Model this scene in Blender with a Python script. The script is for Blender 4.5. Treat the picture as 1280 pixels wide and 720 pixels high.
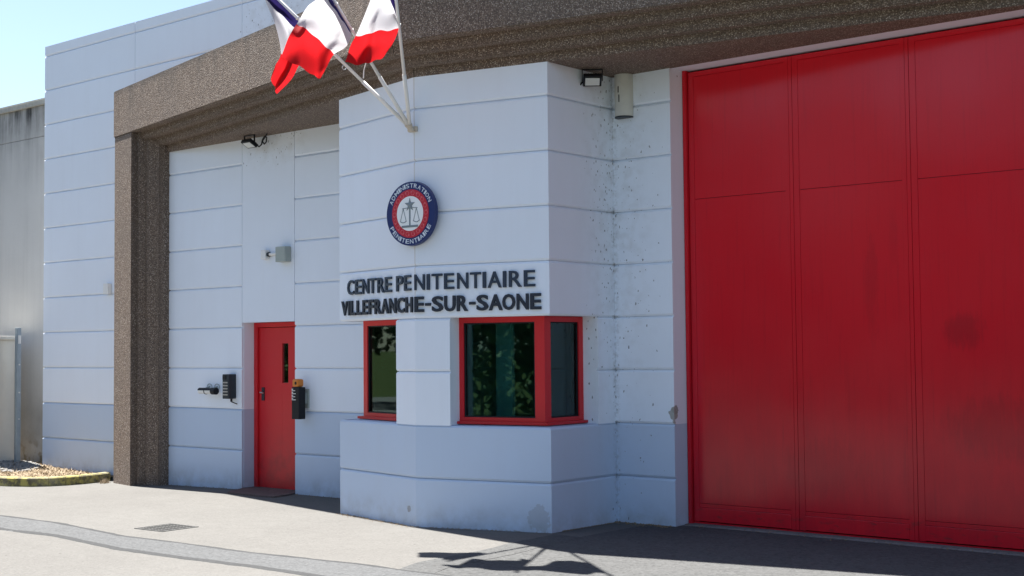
import bpy, bmesh, math, random
from mathutils import Vector, Matrix, noise
R = math.radians
random.seed(7)
S = bpy.context.scene
for o in list(bpy.data.objects):
    bpy.data.objects.remove(o)
COL = S.collection

# ------------------------------------------------------------------ camera
CAM = Vector((0, 0, 1.665))
YAW, PITCH, ROLL = R(49.798), R(2.58), R(-0.51)
F_PX, K_RAD = 1661.8, -0.055            # focal length in photo pixels, radial term of the photo's lens
FWD = Vector((-math.cos(YAW)*math.cos(PITCH), math.sin(YAW)*math.cos(PITCH), math.sin(PITCH)))
_r = Vector((math.sin(YAW), math.cos(YAW), 0)); _u = _r.cross(FWD)
RIGHT = _r*math.cos(ROLL) + _u*math.sin(ROLL); UP = _u*math.cos(ROLL) - _r*math.sin(ROLL)
cd = bpy.data.cameras.new('camera'); cam = bpy.data.objects.new('camera', cd); COL.objects.link(cam)
m3 = Matrix((RIGHT, UP, -FWD)).transposed()
cam.matrix_world = Matrix.Translation(CAM) @ m3.to_4x4()
cd.sensor_width = 36; cd.lens = F_PX*1.0145*36/1280
cd.clip_end = 3000; cd.clip_start = 0.05
S.camera = cam
def ray(x, y):
    a, b = (x-640)/1000, (y-360)/1000; s = 1 + K_RAD*(a*a+b*b)
    return FWD*F_PX + RIGHT*(a*s*1000) - UP*(b*s*1000)
def at_depth(x, y, dep):
    return CAM + ray(x, y)*(dep/F_PX)

# ------------------------------------------------------------------ sky, sun, exposure
SUN_TO = Vector((-0.467, 0.024, 1.0)).normalized()
elev = math.asin(SUN_TO.z)
w = bpy.data.worlds.new('World'); S.world = w; w.use_nodes = True
nt = w.node_tree; nt.nodes.clear()
sky = nt.nodes.new('ShaderNodeTexSky'); sky.sky_type = 'NISHITA'; sky.sun_disc = False
sky.sun_elevation = elev; sky.sun_rotation = math.atan2(SUN_TO.x, SUN_TO.y)
sky.altitude = 200; sky.air_density = 1.0; sky.dust_density = 1.1; sky.ozone_density = 1.3
bg = nt.nodes.new('ShaderNodeBackground'); bg.inputs[1].default_value = 0.053
wo = nt.nodes.new('ShaderNodeOutputWorld')
nt.links.new(sky.outputs[0], bg.inputs[0]); nt.links.new(bg.outputs[0], wo.inputs[0])
sl = bpy.data.lights.new('sun', 'SUN'); sl.energy = 5.0; sl.angle = R(0.53); sl.color = (1.0, 0.965, 0.91)
so = bpy.data.objects.new('sun', sl); COL.objects.link(so)
so.rotation_euler = (-SUN_TO).to_track_quat('-Z', 'Y').to_euler(); so.location = SUN_TO*60
S.view_settings.view_transform = 'Standard'; S.view_settings.look = 'None'
S.view_settings.exposure = 2.0; S.view_settings.gamma = 1.0
S.render.engine = 'CYCLES'
S.cycles.max_bounces = 10; S.cycles.diffuse_bounces = 6; S.cycles.transparent_max_bounces = 12

# ------------------------------------------------------------------ material helpers
class NT:
    def __init__(s, name):
        s.m = bpy.data.materials.new(name); s.m.use_nodes = True
        s.t = s.m.node_tree; s.t.nodes.clear()
        s.out = s.n('ShaderNodeOutputMaterial'); s.b = s.n('ShaderNodeBsdfPrincipled')
        s.l(s.b.outputs[0], s.out.inputs[0])
    def n(s, k, **kw):
        nd = s.t.nodes.new(k)
        for a, v in kw.items(): setattr(nd, a, v)
        return nd
    def l(s, a, b): s.t.links.new(a, b)
    def pos(s): return s.n('ShaderNodeNewGeometry').outputs['Position']
    def xyz(s):
        q = s.n('ShaderNodeSeparateXYZ'); s.l(s.pos(), q.inputs[0]); return q.outputs
    def noise(s, scale, detail=4, rough=.55, vec=None, stretch=None):
        q = s.n('ShaderNodeTexNoise'); q.inputs['Scale'].default_value = scale
        q.inputs['Detail'].default_value = detail; q.inputs['Roughness'].default_value = rough
        v = vec or s.pos()
        if stretch:
            mp = s.n('ShaderNodeMapping'); mp.inputs['Scale'].default_value = stretch; s.l(v, mp.inputs[0]); v = mp.outputs[0]
        s.l(v, q.inputs['Vector']); return q.outputs['Fac']
    def voro(s, scale, feature='F1', out='Distance', rnd=1.0):
        q = s.n('ShaderNodeTexVoronoi'); q.feature = feature; q.inputs['Scale'].default_value = scale
        q.inputs['Randomness'].default_value = rnd
        s.l(s.pos(), q.inputs['Vector']); return q.outputs[out]
    def math(s, op, a, b=None, c=None, clamp=False):
        q = s.n('ShaderNodeMath'); q.operation = op; q.use_clamp = clamp
        for i, v in enumerate((a, b, c)):
            if v is None: continue
            if isinstance(v, (int, float)): q.inputs[i].default_value = v
            else: s.l(v, q.inputs[i])
        return q.outputs[0]
    def ramp(s, fac, stops):
        q = s.n('ShaderNodeValToRGB'); e = q.color_ramp.elements
        while len(e) < len(stops): e.new(.5)
        for el, (p, c) in zip(e, stops):
            el.position = p
            el.color = (c, c, c, 1) if isinstance(c, (int, float)) else (*c, 1)
        s.l(fac, q.inputs[0]); return q.outputs[0]
    def mix(s, fac, a, b, mode='MIX'):
        q = s.n('ShaderNodeMix'); q.data_type = 'RGBA'; q.blend_type = mode
        if isinstance(fac, (int, float)): q.inputs[0].default_value = fac
        else: s.l(fac, q.inputs[0])
        for i, v in ((6, a), (7, b)):
            if isinstance(v, tuple): q.inputs[i].default_value = (*v, 1)
            else: s.l(v, q.inputs[i])
        return q.outputs[2]
    def sm(s, v, a, b):                                     # smoothstep a->b
        q = s.n('ShaderNodeMapRange'); q.interpolation_type = 'SMOOTHSTEP'
        q.inputs[1].default_value = a; q.inputs[2].default_value = b
        s.l(v, q.inputs[0]); return q.outputs[0]
    def col(s, c):
        if isinstance(c, tuple): s.b.inputs['Base Color'].default_value = (*c, 1)
        else: s.l(c, s.b.inputs['Base Color'])
    def rough(s, r):
        if isinstance(r, (int, float)): s.b.inputs['Roughness'].default_value = r
        else: s.l(r, s.b.inputs['Roughness'])
    def bump(s, h, strength=.3, dist=.01):
        q = s.n('ShaderNodeBump'); q.inputs['Strength'].default_value = strength; q.inputs['Distance'].default_value = dist
        s.l(h, q.inputs['Height']); s.l(q.outputs[0], s.b.inputs['Normal'])
    def spec(s, v): s.b.inputs['Specular IOR Level'].default_value = v

def plain(name, c, rough=.6, metal=0, var=.06, scale=8, spec=.5):
    t = NT(name); f = t.noise(scale, 5)
    t.col(t.mix(f, tuple(x*(1-var) for x in c), tuple(min(1, x*(1+var)) for x in c)))
    t.rough(rough); t.b.inputs['Metallic'].default_value = metal; t.spec(spec)
    return t.m

# ---- painted render: white above, grey dado painted below the 0.957 m joint
def wall_paint(name, dado=True, force_grey=False):
    t = NT(name); X, Y, Z = t.xyz()
    up, lo = (.765, .82, .90), (.485, .58, .72)
    if force_grey: base = t.mix(0.0, lo, lo)
    elif dado:
        base = t.mix(t.math('LESS_THAN', Z, .957), up, lo)
    else: base = t.mix(0.0, up, up)
    big = t.noise(.9, 5, .6); fine = t.noise(14, 4)
    oi = t.n('ShaderNodeObjectInfo')
    base = t.mix(t.math('MULTIPLY', oi.outputs['Random'], .07), base, (.52, .52, .52))
    c = t.mix(t.ramp(big, [(.3, .0), (.75, .10)]), base, (.45, .43, .40))
    def chip(x, y, z, r, colr, c, k=.9):
        v = t.n('ShaderNodeVectorMath'); v.operation = 'DISTANCE'; t.l(t.pos(), v.inputs[0]); v.inputs[1].default_value = (x, y, z)
        d = t.math('ADD', v.outputs['Value'], t.math('MULTIPLY', t.math('SUBTRACT', t.noise(22, 4), .5), r*1.5))
        return t.mix(t.math('MULTIPLY', t.math('LESS_THAN', d, r), k), c, colr)
    c = chip(-6.90, 10.46, 1.05, .055, (.33, .31, .27), c); c = chip(-6.90, 10.49, 1.09, .04, (.30, .29, .26), c); c = chip(-6.90, 10.46, .98, .022, (.33, .31, .27), c)
    c = chip(-7.68, 9.43, .14, .11, (.36, .38, .42), c, .55); c = chip(-9.06, 9.18, .16, .03, (.25, .24, .23), c, .7)
    c = t.mix(t.math('MULTIPLY', t.ramp(t.noise(2.2, 6, .65, stretch=(3, 3, .25)), [(.5, 0.0), (.8, 1.0)]), .05), c, (.38, .35, .31))
    # grime splashed up from the ground
    gr = t.math('MULTIPLY', t.sm(Z, .32, -.03), t.ramp(t.noise(5, 6, .65), [(.36, .0), (.72, 1.0)]))
    c = t.mix(t.math('MULTIPLY', gr, .55), c, (.24, .22, .19))
    # spider webs and dirt specks along the inner corner and below the soffit
    dx = t.math('ABSOLUTE', t.math('ADD', X, 7.557)); dy = t.math('ABSOLUTE', t.math('ADD', Y, -10.46))
    dcor = t.math('MAXIMUM', dx, dy)
    near = t.math('SUBTRACT', 1.0, t.sm(dcor, .0, .68))
    tight = t.math('SUBTRACT', 1.0, t.sm(dcor, .0, .07))
    lower = t.math('ADD', t.math('MULTIPLY', t.sm(Z, .6, 3.0), .75), .25)
    near = t.math('MULTIPLY', near, lower)
    d2 = t.math('MULTIPLY', t.math('SUBTRACT', 1.0, t.sm(t.math('ABSOLUTE', t.math('ADD', X, 12.55)), .25, .75)), t.sm(Z, 3.75, 4.15))
    dens = t.math('MAXIMUM', t.math('MAXIMUM', near, tight), d2)
    q = t.n('ShaderNodeTexVoronoi'); q.inputs['Scale'].default_value = 34
    mp = t.n('ShaderNodeMapping'); mp.inputs['Scale'].default_value = (1, 1, .6); t.l(t.pos(), mp.inputs[0])
    nz = t.n('ShaderNodeTexNoise'); nz.inputs['Scale'].default_value = 30; t.l(mp.outputs[0], nz.inputs['Vector'])
    vm = t.n('ShaderNodeVectorMath'); vm.operation = 'MULTIPLY_ADD'
    t.l(nz.outputs['Color'], vm.inputs[0]); vm.inputs[1].default_value = (.03, .03, .03); t.l(mp.outputs[0], vm.inputs[2])
    t.l(vm.outputs[0], q.inputs['Vector'])
    sep = t.n('ShaderNodeSeparateColor'); t.l(q.outputs['Color'], sep.inputs[0])
    has = t.math('GREATER_THAN', sep.outputs[0], t.math('SUBTRACT', 1.0, t.math('MULTIPLY', dens, .72)))
    rad = t.math('MULTIPLY_ADD', sep.outputs[1], .22, .07)
    dot = t.math('MULTIPLY', has, t.math('LESS_THAN', q.outputs['Distance'], rad))
    c = t.mix(t.math('MULTIPLY', dot, .75), c, (.08, .075, .07))
    cor = t.math('MULTIPLY', tight, t.ramp(t.noise(26, 4), [(.45, 0), (.75, .55)]))
    c = t.mix(cor, c, (.2, .18, .16))
    web = t.math('MULTIPLY', t.math('MAXIMUM', near, d2), t.ramp(t.noise(9, 6), [(.45, 0), (.8, .38)]))
    c = t.mix(web, c, (.33, .31, .28))
    # brown run-off line under the pole bracket on the prow edge
    st = t.math('MULTIPLY', t.math('LESS_THAN', t.math('ABSOLUTE', t.math('ADD', X, 8.94)), .007), t.math('MULTIPLY', t.math('LESS_THAN', Y, 9.4), t.math('GREATER_THAN', Z, 2.0)))
    c = t.mix(t.math('MULTIPLY', st, .4), c, (.42, .33, .22))
    t.col(c); t.rough(.72); t.spec(.35)
    t.bump(t.math('ADD', t.math('MULTIPLY', t.noise(130, 3), .5), fine), .10, .01)
    return t.m
M = {}
M['wall'] = wall_paint('painted_render')
M['grey_paint'] = wall_paint('grey_painted_ledge', force_grey=True)

def aggregate():
    t = NT('exposed_aggregate'); X, Y, Z = t.xyz()
    q = t.n('ShaderNodeTexVoronoi'); q.inputs['Scale'].default_value = 90; t.l(t.pos(), q.inputs['Vector'])
    sep = t.n('ShaderNodeSeparateColor'); t.l(q.outputs['Color'], sep.inputs[0])
    stone = t.ramp(sep.outputs[0], [(0.0, (.06, .05, .045)), (.22, (.165, .122, .095)), (.5, (.285, .215, .165)), (.8, (.40, .318, .25)), (1.0, (.60, .52, .44))])
    edge = t.ramp(q.outputs['Distance'], [(.25, 0.0), (.62, 1.0)])
    c = t.mix(edge, stone, (.125, .09, .068))
    c = t.mix(t.ramp(t.noise(1.3, 5, .6), [(.45, 0), (.8, .4)]), c, (.13, .11, .095))
    streak = t.math('MULTIPLY', t.ramp(t.noise(3.0, 5, .6, stretch=(3, 3, .3)), [(.45, 0), (.8, 1)]), t.sm(Z, 4.6, 5.15))
    c = t.mix(t.math('MULTIPLY', streak, .7), c, (.05, .045, .04))
    topl = t.sm(Z, 5.02, 5.14); c = t.mix(t.math('MULTIPLY', topl, t.ramp(t.noise(7, 4), [(.3, .1), (.7, .8)])), c, (.05, .045, .042))
    t.col(c); t.rough(.85); t.spec(.3)
    t.bump(t.math('SUBTRACT', 1.0, q.outputs['Distance']), .9, .008)
    return t.m
M['agg'] = aggregate()

def red_gate():
    t = NT('red_gate_paint'); X, Y, Z = t.xyz()
    c = t.mix(t.noise(.8, 4), (.60, .012, .023), (.66, .015, .027))
    low = t.math('MULTIPLY', t.sm(Z, 2.2, .1), t.ramp(t.noise(3.2, 7, .7, stretch=(1.6, 1, .5)), [(.3, .05), (.75, .8)]))
    c = t.mix(t.math('MULTIPLY', low, .5), c, (.17, .010, .022))
    def blob(x, z, rx, rz, k):
        a = t.math('DIVIDE', t.math('ADD', X, -x), rx); b = t.math('DIVIDE', t.math('ADD', Z, -z), rz)
        d = t.math('ADD', t.math('MULTIPLY', a, a), t.math('MULTIPLY', b, b))
        d = t.math('ADD', d, t.math('MULTIPLY', t.math('SUBTRACT', t.noise(7, 8, .75, stretch=(2.2, 1, .45)), .5), 3.4))
        return t.math('MULTIPLY', t.sm(d, 1.1, .0), k)
    for bl in (blob(-4.25, 1.78, .20, .17, .30), blob(-5.05, 2.15, .08, .5, .16), blob(-4.0, 1.0, .5, .3, .25), blob(-5.5, .6, .5, .3, .15), blob(-4.85, 2.6, .05, .3, .10)):
        c = t.mix(bl, c, (.10, .012, .018))
    grain = t.math('MULTIPLY', t.ramp(t.noise(30, 5, .7, stretch=(1, 1, .04)), [(.52, 0), (.72, 1)]), .16)
    c = t.mix(grain, c, (.20, .010, .018))
    run = t.math('MULTIPLY', t.ramp(t.noise(10, 5, .7, stretch=(1, 1, .05)), [(.60, 0), (.75, 1)]), t.math('MULTIPLY', t.sm(Z, 3.2, 1.0), .30))
    c = t.mix(run, c, (.12, .012, .02))
    sc = t.math('MULTIPLY', t.sm(Z, .32, .12), t.ramp(t.noise(16, 6, .7, stretch=(.5, 1, 1.5)), [(.55, 0), (.7, .7)]))
    c = t.mix(sc, c, (.05, .03, .03))
    t.col(c)
    t.rough(t.ramp(t.noise(2.5, 4), [(.3, .13), (.7, .21)])); t.spec(.36)
    t.bump(t.noise(.9, 1), .10, .06)
    return t.m
M['gate'] = red_gate()
def red_paint():
    t = NT('red_paint'); c = t.mix(t.noise(1.6, 5), (.52, .010, .016), (.60, .014, .021)); X, Y, Z = t.xyz()
    dirt = t.math('MULTIPLY', t.sm(Z, .9, -.05), t.ramp(t.noise(7, 6), [(.4, 0), (.75, .6)]))
    t.col(t.mix(dirt, c, (.12, .02, .02))); t.rough(.38); t.bump(t.noise(40, 3), .05, .01); return t.m
M['red'] = red_paint()

def asphalt(name, c1, c2, dark=.10, sc=70, bs=.5, sp=1.0):
    t = NT(name)
    q = t.n('ShaderNodeTexVoronoi'); q.inputs['Scale'].default_value = sc; t.l(t.pos(), q.inputs['Vector'])
    sep = t.n('ShaderNodeSeparateColor'); t.l(q.outputs['Color'], sep.inputs[0])
    c = t.mix(t.ramp(t.noise(.55, 6, .6), [(.3, 0), (.7, 1)]), c1, c2)
    c = t.mix(t.ramp(t.noise(5, 5, .65), [(.35, .0), (.75, .22)]), c, tuple(x*.7 for x in c1))
    c = t.mix(t.ramp(sep.outputs[0], [(.0, .45*sp), (.5, .0), (1, .0)]), c, tuple(x*.45 for x in c1))
    c = t.mix(t.ramp(sep.outputs[1], [(.7, .0), (1, .35*sp)]), c, tuple(min(.8, x*1.6) for x in c1))
    sp = t.math('LESS_THAN', t.voro(3.1), .035); c = t.mix(t.math('MULTIPLY', sp, .6), c, (.06, .055, .05))
    oil = t.ramp(t.noise(.33, 3, .5), [(.62, 0), (.74, dark)]); c = t.mix(oil, c, (.08, .075, .07))
    t.col(c); t.rough(1.0); t.spec(.03)
    t.bump(q.outputs['Distance'], bs, .004); return t.m
M['asphalt'] = asphalt('worn_asphalt', (.121, .117, .111), (.139, .135, .128), sp=.55, bs=.35)
M['asphalt_grey'] = asphalt('grey_asphalt', (.082, .083, .083), (.102, .103, .102), sc=46, bs=.8)
M['trench'] = asphalt('trench_asphalt', (.092, .094, .096), (.106, .108, .110), sc=55, bs=.7)
M['bitumen'] = plain('bitumen_seal', (.060, .061, .062), 1.0, var=.3, scale=30, spec=.0)
M['slab'] = asphalt('door_slab_concrete', (.135, .10, .093), (.165, .125, .115), sc=60, bs=.3)
M['concrete_sill'] = asphalt('gate_sill_concrete', (.16, .156, .15), (.21, .20, .19), sc=50, bs=.4)

def streaked_concrete():
    t = NT('streaked_concrete'); X, Y, Z = t.xyz()
    c = t.mix(t.noise(1.2, 6, .6), (.50, .49, .465), (.62, .61, .58))
    c = t.mix(t.ramp(t.noise(2.4, 6, .6, stretch=(2.5, 2.5, .15)), [(.46, .0), (.8, .3)]), c, (.33, .325, .31))
    top = t.math('MULTIPLY', t.math('ADD', t.sm(Z, 3.9, 5.35), t.math('MULTIPLY', t.sm(Z, 4.9, 5.35), .5)), t.math('MULTIPLY', t.ramp(t.noise(3.1, 8, .75, stretch=(1.6, 1.6, .12)), [(.34, .12), (.68, 1.0)]), t.ramp(t.noise(1.4, 4), [(.3, .45), (.6, 1.0)])))
    c = t.mix(t.math('MULTIPLY', top, .92, clamp=True), c, (.035, .034, .032))
    bot = t.math('MULTIPLY', t.sm(Z, 1.6, .0), t.ramp(t.noise(1.7, 5), [(.3, .25), (.7, 1.0)]))
    c = t.mix(t.math('MULTIPLY', bot, .8), c, (.105, .085, .055))
    och = t.math('MULTIPLY', t.sm(Z, .55, .05), t.ramp(t.noise(4.5, 5), [(.5, 0), (.62, .8)])); c = t.mix(och, c, (.16, .11, .03))
    t.col(c); t.rough(.88); t.bump(t.noise(24, 6, .7), .35, .012); return t.m
M['oldconc'] = streaked_concrete()
M['coping'] = plain('lichen_coping', (.36, .35, .31), .9, var=.35, scale=22)
M['green'] = asphalt('grass_verge', (.035, .05, .016), (.06, .07, .025), sc=20)
def kerb_mat():
    t = NT('worn_yellow_kerb'); c = t.mix(t.ramp(t.noise(9, 6, .7), [(.44, 0), (.56, 1)]), (.33, .285, .075), (.10, .085, .045))
    c = t.mix(t.ramp(t.noise(3, 5), [(.45, 0), (.7, .5)]), c, (.28, .265, .22))
    t.col(c); t.rough(.8); t.bump(t.noise(30, 5), .4, .01); return t.m
M['kerb'] = kerb_mat()
M['soil'] = asphalt('dry_soil', (.14, .105, .068), (.20, .155, .10), sc=30)
M['straw'] = plain('straw', (.25, .185, .11), .8, var=.45, scale=17)
M['gravel'] = plain('gravel_stone', (.175, .17, .16), .8, var=.35, scale=40)
M['zinc'] = plain('galvanised_steel', (.26, .31, .35), .5, .5, .15, 14)
M['cabinet'] = plain('cabinet_paint', (.60, .58, .53), .55, var=.06)
M['black'] = plain('black_plastic', (.010, .011, .014), .5, var=.15, spec=.25)
M['charcoal'] = plain('charcoal_metal', (.035, .042, .05), .5, .2, spec=.3)
M['letter'] = plain('letter_navy', (.010, .016, .030), .5, var=.2)
M['letter_blue'] = plain('letter_slate', (.018, .032, .058), .45, var=.2)
M['lens'] = plain('lamp_lens', (.62, .63, .60), .25)
M['whiteplastic'] = plain('white_plastic', (.74, .74, .72), .5)
M['pole'] = plain('pole_white', (.74, .73, .70), .45, var=.08, scale=20)
M['greybox'] = plain('greybox', (.33, .37, .345), .55, var=.06)
M['orange'] = plain('orange_plastic', (.62, .20, .02), .4)
M['duct'] = plain('dirty_white_duct', (.56, .55, .50), .6, var=.22, scale=7)
M['steel'] = plain('steel', (.55, .55, .54), .3, .9)
M['rust'] = plain('stained_bracket', (.50, .44, .36), .6, var=.4, scale=60)
M['grate'] = plain('cast_grate', (.085, .085, .083), .8, 0, .25, 30, spec=.1)
M['darkvoid'] = plain('dark_void', (.008, .008, .008), 1.0, spec=0)
M['pane_reflection'] = plain('reflection_grey', (.62, .66, .66), .5, var=.5, scale=5)  # pale tone paints the reflection in the door's glass slit
M['room'] = plain('room_paint', (.46, .50, .50), .8)
M['curtain'] = plain('pale_blind', (.30, .36, .36), .8)
M['blue'] = plain('emblem_blue', (.010, .022, .115), .35, var=.04)
M['emred'] = plain('emblem_red', (.50, .018, .035), .35, var=.04)
M['emwhite'] = plain('emblem_white', (.80, .82, .82), .4, var=.03)
M['emgrey'] = plain('emblem_grey', (.17, .21, .23), .4, var=.1)
M['empink'] = plain('emblem_pink', (.66, .16, .18), .4, var=.05)
M['emtext'] = plain('emblem_text', (.62, .68, .74), .4, var=.03)
M['keys'] = plain('keypad_keys', (.42, .40, .36), .5)
M['bark'] = plain('bark', (.09, .07, .05), .9, var=.4, scale=9)
def leafmat():
    t = NT('leaf'); oi = t.n('ShaderNodeObjectInfo')
    t.col(t.mix(t.noise(1.7, 3), (.035, .065, .018), (.075, .115, .032))); t.rough(.55); return t.m
M['leaf'] = leafmat()
def glass(name='window_glass', ior=1.62):
    t = NT(name); t.t.nodes.remove(t.b)
    g = t.n('ShaderNodeBsdfGlossy'); g.inputs['Roughness'].default_value = .018; g.inputs['Color'].default_value = (.72, 1, .97, 1)
    tr = t.n('ShaderNodeBsdfTransparent'); tr.inputs['Color'].default_value = (.55, .78, .76, 1)
    fr = t.n('ShaderNodeFresnel'); fr.inputs['IOR'].default_value = ior
    mx = t.n('ShaderNodeMixShader'); t.l(fr.outputs[0], mx.inputs[0]); t.l(tr.outputs[0], mx.inputs[1]); t.l(g.outputs[0], mx.inputs[2])
    t.l(mx.outputs[0], t.out.inputs[0]); return t.m
M['glass'] = glass(); M['mirror_glass'] = glass('mirrored_pane', 3.2)
def cloth(name, c):
    t = NT(name); t.col(c); t.rough(.75); t.spec(.2)
    tr = t.n('ShaderNodeBsdfTranslucent'); tr.inputs[0].default_value = (*c, 1)
    mx = t.n('ShaderNodeMixShader'); mx.inputs[0].default_value = .5
    t.l(t.b.outputs[0], mx.inputs[1]); t.l(tr.outputs[0], mx.inputs[2]); t.l(mx.outputs[0], t.out.inputs[0])
    t.bump(t.noise(9, 4), .25, .02); return t.m
M['fblue'] = cloth('flag_blue', (.014, .010, .055)); M['fwhite'] = cloth('flag_white', (.46, .455, .475)); M['fred'] = cloth('flag_red', (.42, .010, .013))

# ------------------------------------------------------------------ object helpers
LOC = {}
def thing(name, label, cat, loc=(0, 0, 0), group=None):
    o = bpy.data.objects.new(name, None); COL.objects.link(o); o.location = loc; o.empty_display_size = .2
    LOC[o] = Vector(loc); return tag(o, label, cat, group)
def tag(o, label=None, cat=None, group=None, kind=None):
    if label: o['label'] = label
    if cat: o['category'] = cat
    if group: o['group'] = group
    if kind: o['kind'] = kind
    return o
def link(name, me, mat, parent=None):
    o = bpy.data.objects.new(name, me); COL.objects.link(o)
    for m in (mat if isinstance(mat, (list, tuple)) else [mat]): me.materials.append(m)
    if parent:
        o.parent = parent
        if parent in LOC: o.matrix_parent_inverse = Matrix.Translation(-LOC[parent])
    return o
def from_bm(name, bm, mat, parent=None, smooth=False):
    me = bpy.data.meshes.new(name); bmesh.ops.recalc_face_normals(bm, faces=bm.faces); bm.to_mesh(me); bm.free()
    if smooth:
        for p in me.polygons: p.use_smooth = True
    return link(name, me, mat, parent)
def poly(name, vs, fs, mat, parent=None, recalc=True, smooth=False):
    bm = bmesh.new(); bv = [bm.verts.new(v) for v in vs]
    for f in fs: bm.faces.new([bv[i] for i in f])
    if recalc: bmesh.ops.recalc_face_normals(bm, faces=bm.faces)
    me = bpy.data.meshes.new(name); bm.to_mesh(me); bm.free()
    if smooth:
        for p in me.polygons: p.use_smooth = True
    return link(name, me, mat, parent)
def bbox(bm, x0, x1, y0, y1, z0, z1, mat=None, bev=0):
    vs = [bm.verts.new((x, y, z)) for x in (x0, x1) for y in (y0, y1) for z in (z0, z1)]
    fs = [bm.faces.new([vs[i] for i in f]) for f in ((0,1,3,2),(4,6,7,5),(0,4,5,1),(2,3,7,6),(0,2,6,4),(1,5,7,3))]
    if mat is not None:
        T = mat
        for v in vs: v.co = T @ v.co
    if bev:
        es = list({e for f in fs for e in f.edges})
        bmesh.ops.bevel(bm, geom=es, offset=bev, segments=2, affect='EDGES', profile=.5)
def box(name, x0, x1, y0, y1, z0, z1, mat, parent=None, bev=0, T=None):
    bm = bmesh.new(); bbox(bm, x0, x1, y0, y1, z0, z1, T, bev); return from_bm(name, bm, mat, parent)
def prism(bm, pts, z0, z1):
    a = [bm.verts.new((p[0], p[1], z0)) for p in pts]; b = [bm.verts.new((p[0], p[1], z1)) for p in pts]; n = len(pts)
    bm.faces.new(a[::-1]); bm.faces.new(b)
    for i in range(n): bm.faces.new([a[i], a[(i+1) % n], b[(i+1) % n], b[i]])
def tube(bm, p, q, r0, r1=None, seg=12, cap=True):
    p, q = Vector(p), Vector(q); r1 = r0 if r1 is None else r1
    d = (q-p).normalized(); a = d.orthogonal().normalized(); b = d.cross(a)
    A = [bm.verts.new(p + (a*math.cos(t)+b*math.sin(t))*r0) for t in (i*2*math.pi/seg for i in range(seg))]
    B = [bm.verts.new(q + (a*math.cos(t)+b*math.sin(t))*r1) for t in (i*2*math.pi/seg for i in range(seg))]
    for i in range(seg): bm.faces.new([A[i], A[(i+1) % seg], B[(i+1) % seg], B[i]])
    if cap: bm.faces.new(A[::-1]); bm.faces.new(B)
def interp(x, xs, ys):
    if x <= xs[0]: return ys[0]
    for i in range(len(xs)-1):
        if x <= xs[i+1]: return ys[i] + (ys[i+1]-ys[i])*(x-xs[i])/(xs[i+1]-xs[i])
    return ys[-1]
GX = [-40, -17.6, -14.7, -13, -9, -7.5, -6, 30]; GZ = [-.1, -.07, -.045, -.012, 0, .02, .025, .025]
def gz(x): return interp(x, GX, GZ)

# ================================================================== THE SETTING
GR = 1500
tag(poly('ground', [(-GR, -GR, -.16), (GR, -GR, -.16), (GR, GR, -.16), (-GR, GR, -.16)], [(0, 1, 2, 3)], M['green']), kind='structure')
def sheet(name, y0, y1, x0, x1, dz, mat, ys=None):
    xs = sorted({x0, x1, *[g for g in GX if x0 < g < x1]}); vs = []; fs = []
    for x in xs: vs += [(x, y0, gz(x)+dz), (x, y1, gz(x)+dz)]
    for i in range(len(xs)-1): fs.append((2*i, 2*i+2, 2*i+3, 2*i+1))
    return poly(name, vs, fs, mat)
tag(sheet('forecourt', -7, 11.2, -45, 25, 0, M['asphalt']), kind='structure')
def ragged(name, top, bot, dz, mat, amp=.022, step=.05, seed=1):
    """strip between two polylines given as functions of x (lists of (x, y)); the edges wander like a saw cut gone ragged"""
    x0, x1 = top[0][0], top[-1][0]; n = int((x1-x0)/step); vs = []; fs = []
    for i in range(n+1):
        x = x0+(x1-x0)*i/n
        yt = interp(x, [p[0] for p in top], [p[1] for p in top]) + amp*noise.noise((x*2.3, seed, 0))*1.4 + amp*.7*noise.noise((x*9, seed, 3))
        yb = interp(x, [p[0] for p in bot], [p[1] for p in bot]) + amp*noise.noise((x*2.3, seed+7, 0))*1.4 + amp*.7*noise.noise((x*9, seed+7, 3))
        vs += [(x, yb, gz(x)+dz), (x, yt, gz(x)+dz)]
    for i in range(n): fs.append((2*i, 2*i+2, 2*i+3, 2*i+1))
    k = len(vs); vs += [(x, y+(.035 if i % 2 else -.035), gz(x)+.0006) for i, (x, y, z) in enumerate(vs)]                 # feathered edges
    for i in range(n): fs += [(2*i, 2*i+2, k+2*i+2, k+2*i), (2*i+1, 2*i+3, k+2*i+3, k+2*i+1)]
    return poly(name, vs, fs, mat)
TT = [(-16, 7.36), (-13, 7.275), (-12.1, 7.29), (-10.7, 7.115), (-9.8, 7.15), (-8.9, 7.144), (-7.7, 7.20), (-7.2, 7.186), (-6.4, 7.22)]
TB = [(-16, 6.86), (-13, 6.79), (-12, 6.73), (-11.2, 6.79), (-10, 6.642), (-9.1, 6.667), (-8.36, 6.696), (-7.5, 6.655), (-6.4, 6.62)]
tag(ragged('grey_asphalt_patch', [(-7.2, 11.0), (25, 11.0)], [(-7.2, -6.9), (25, -6.9)], .002, M['asphalt_grey'], amp=0, step=1.2), kind='structure')
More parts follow.
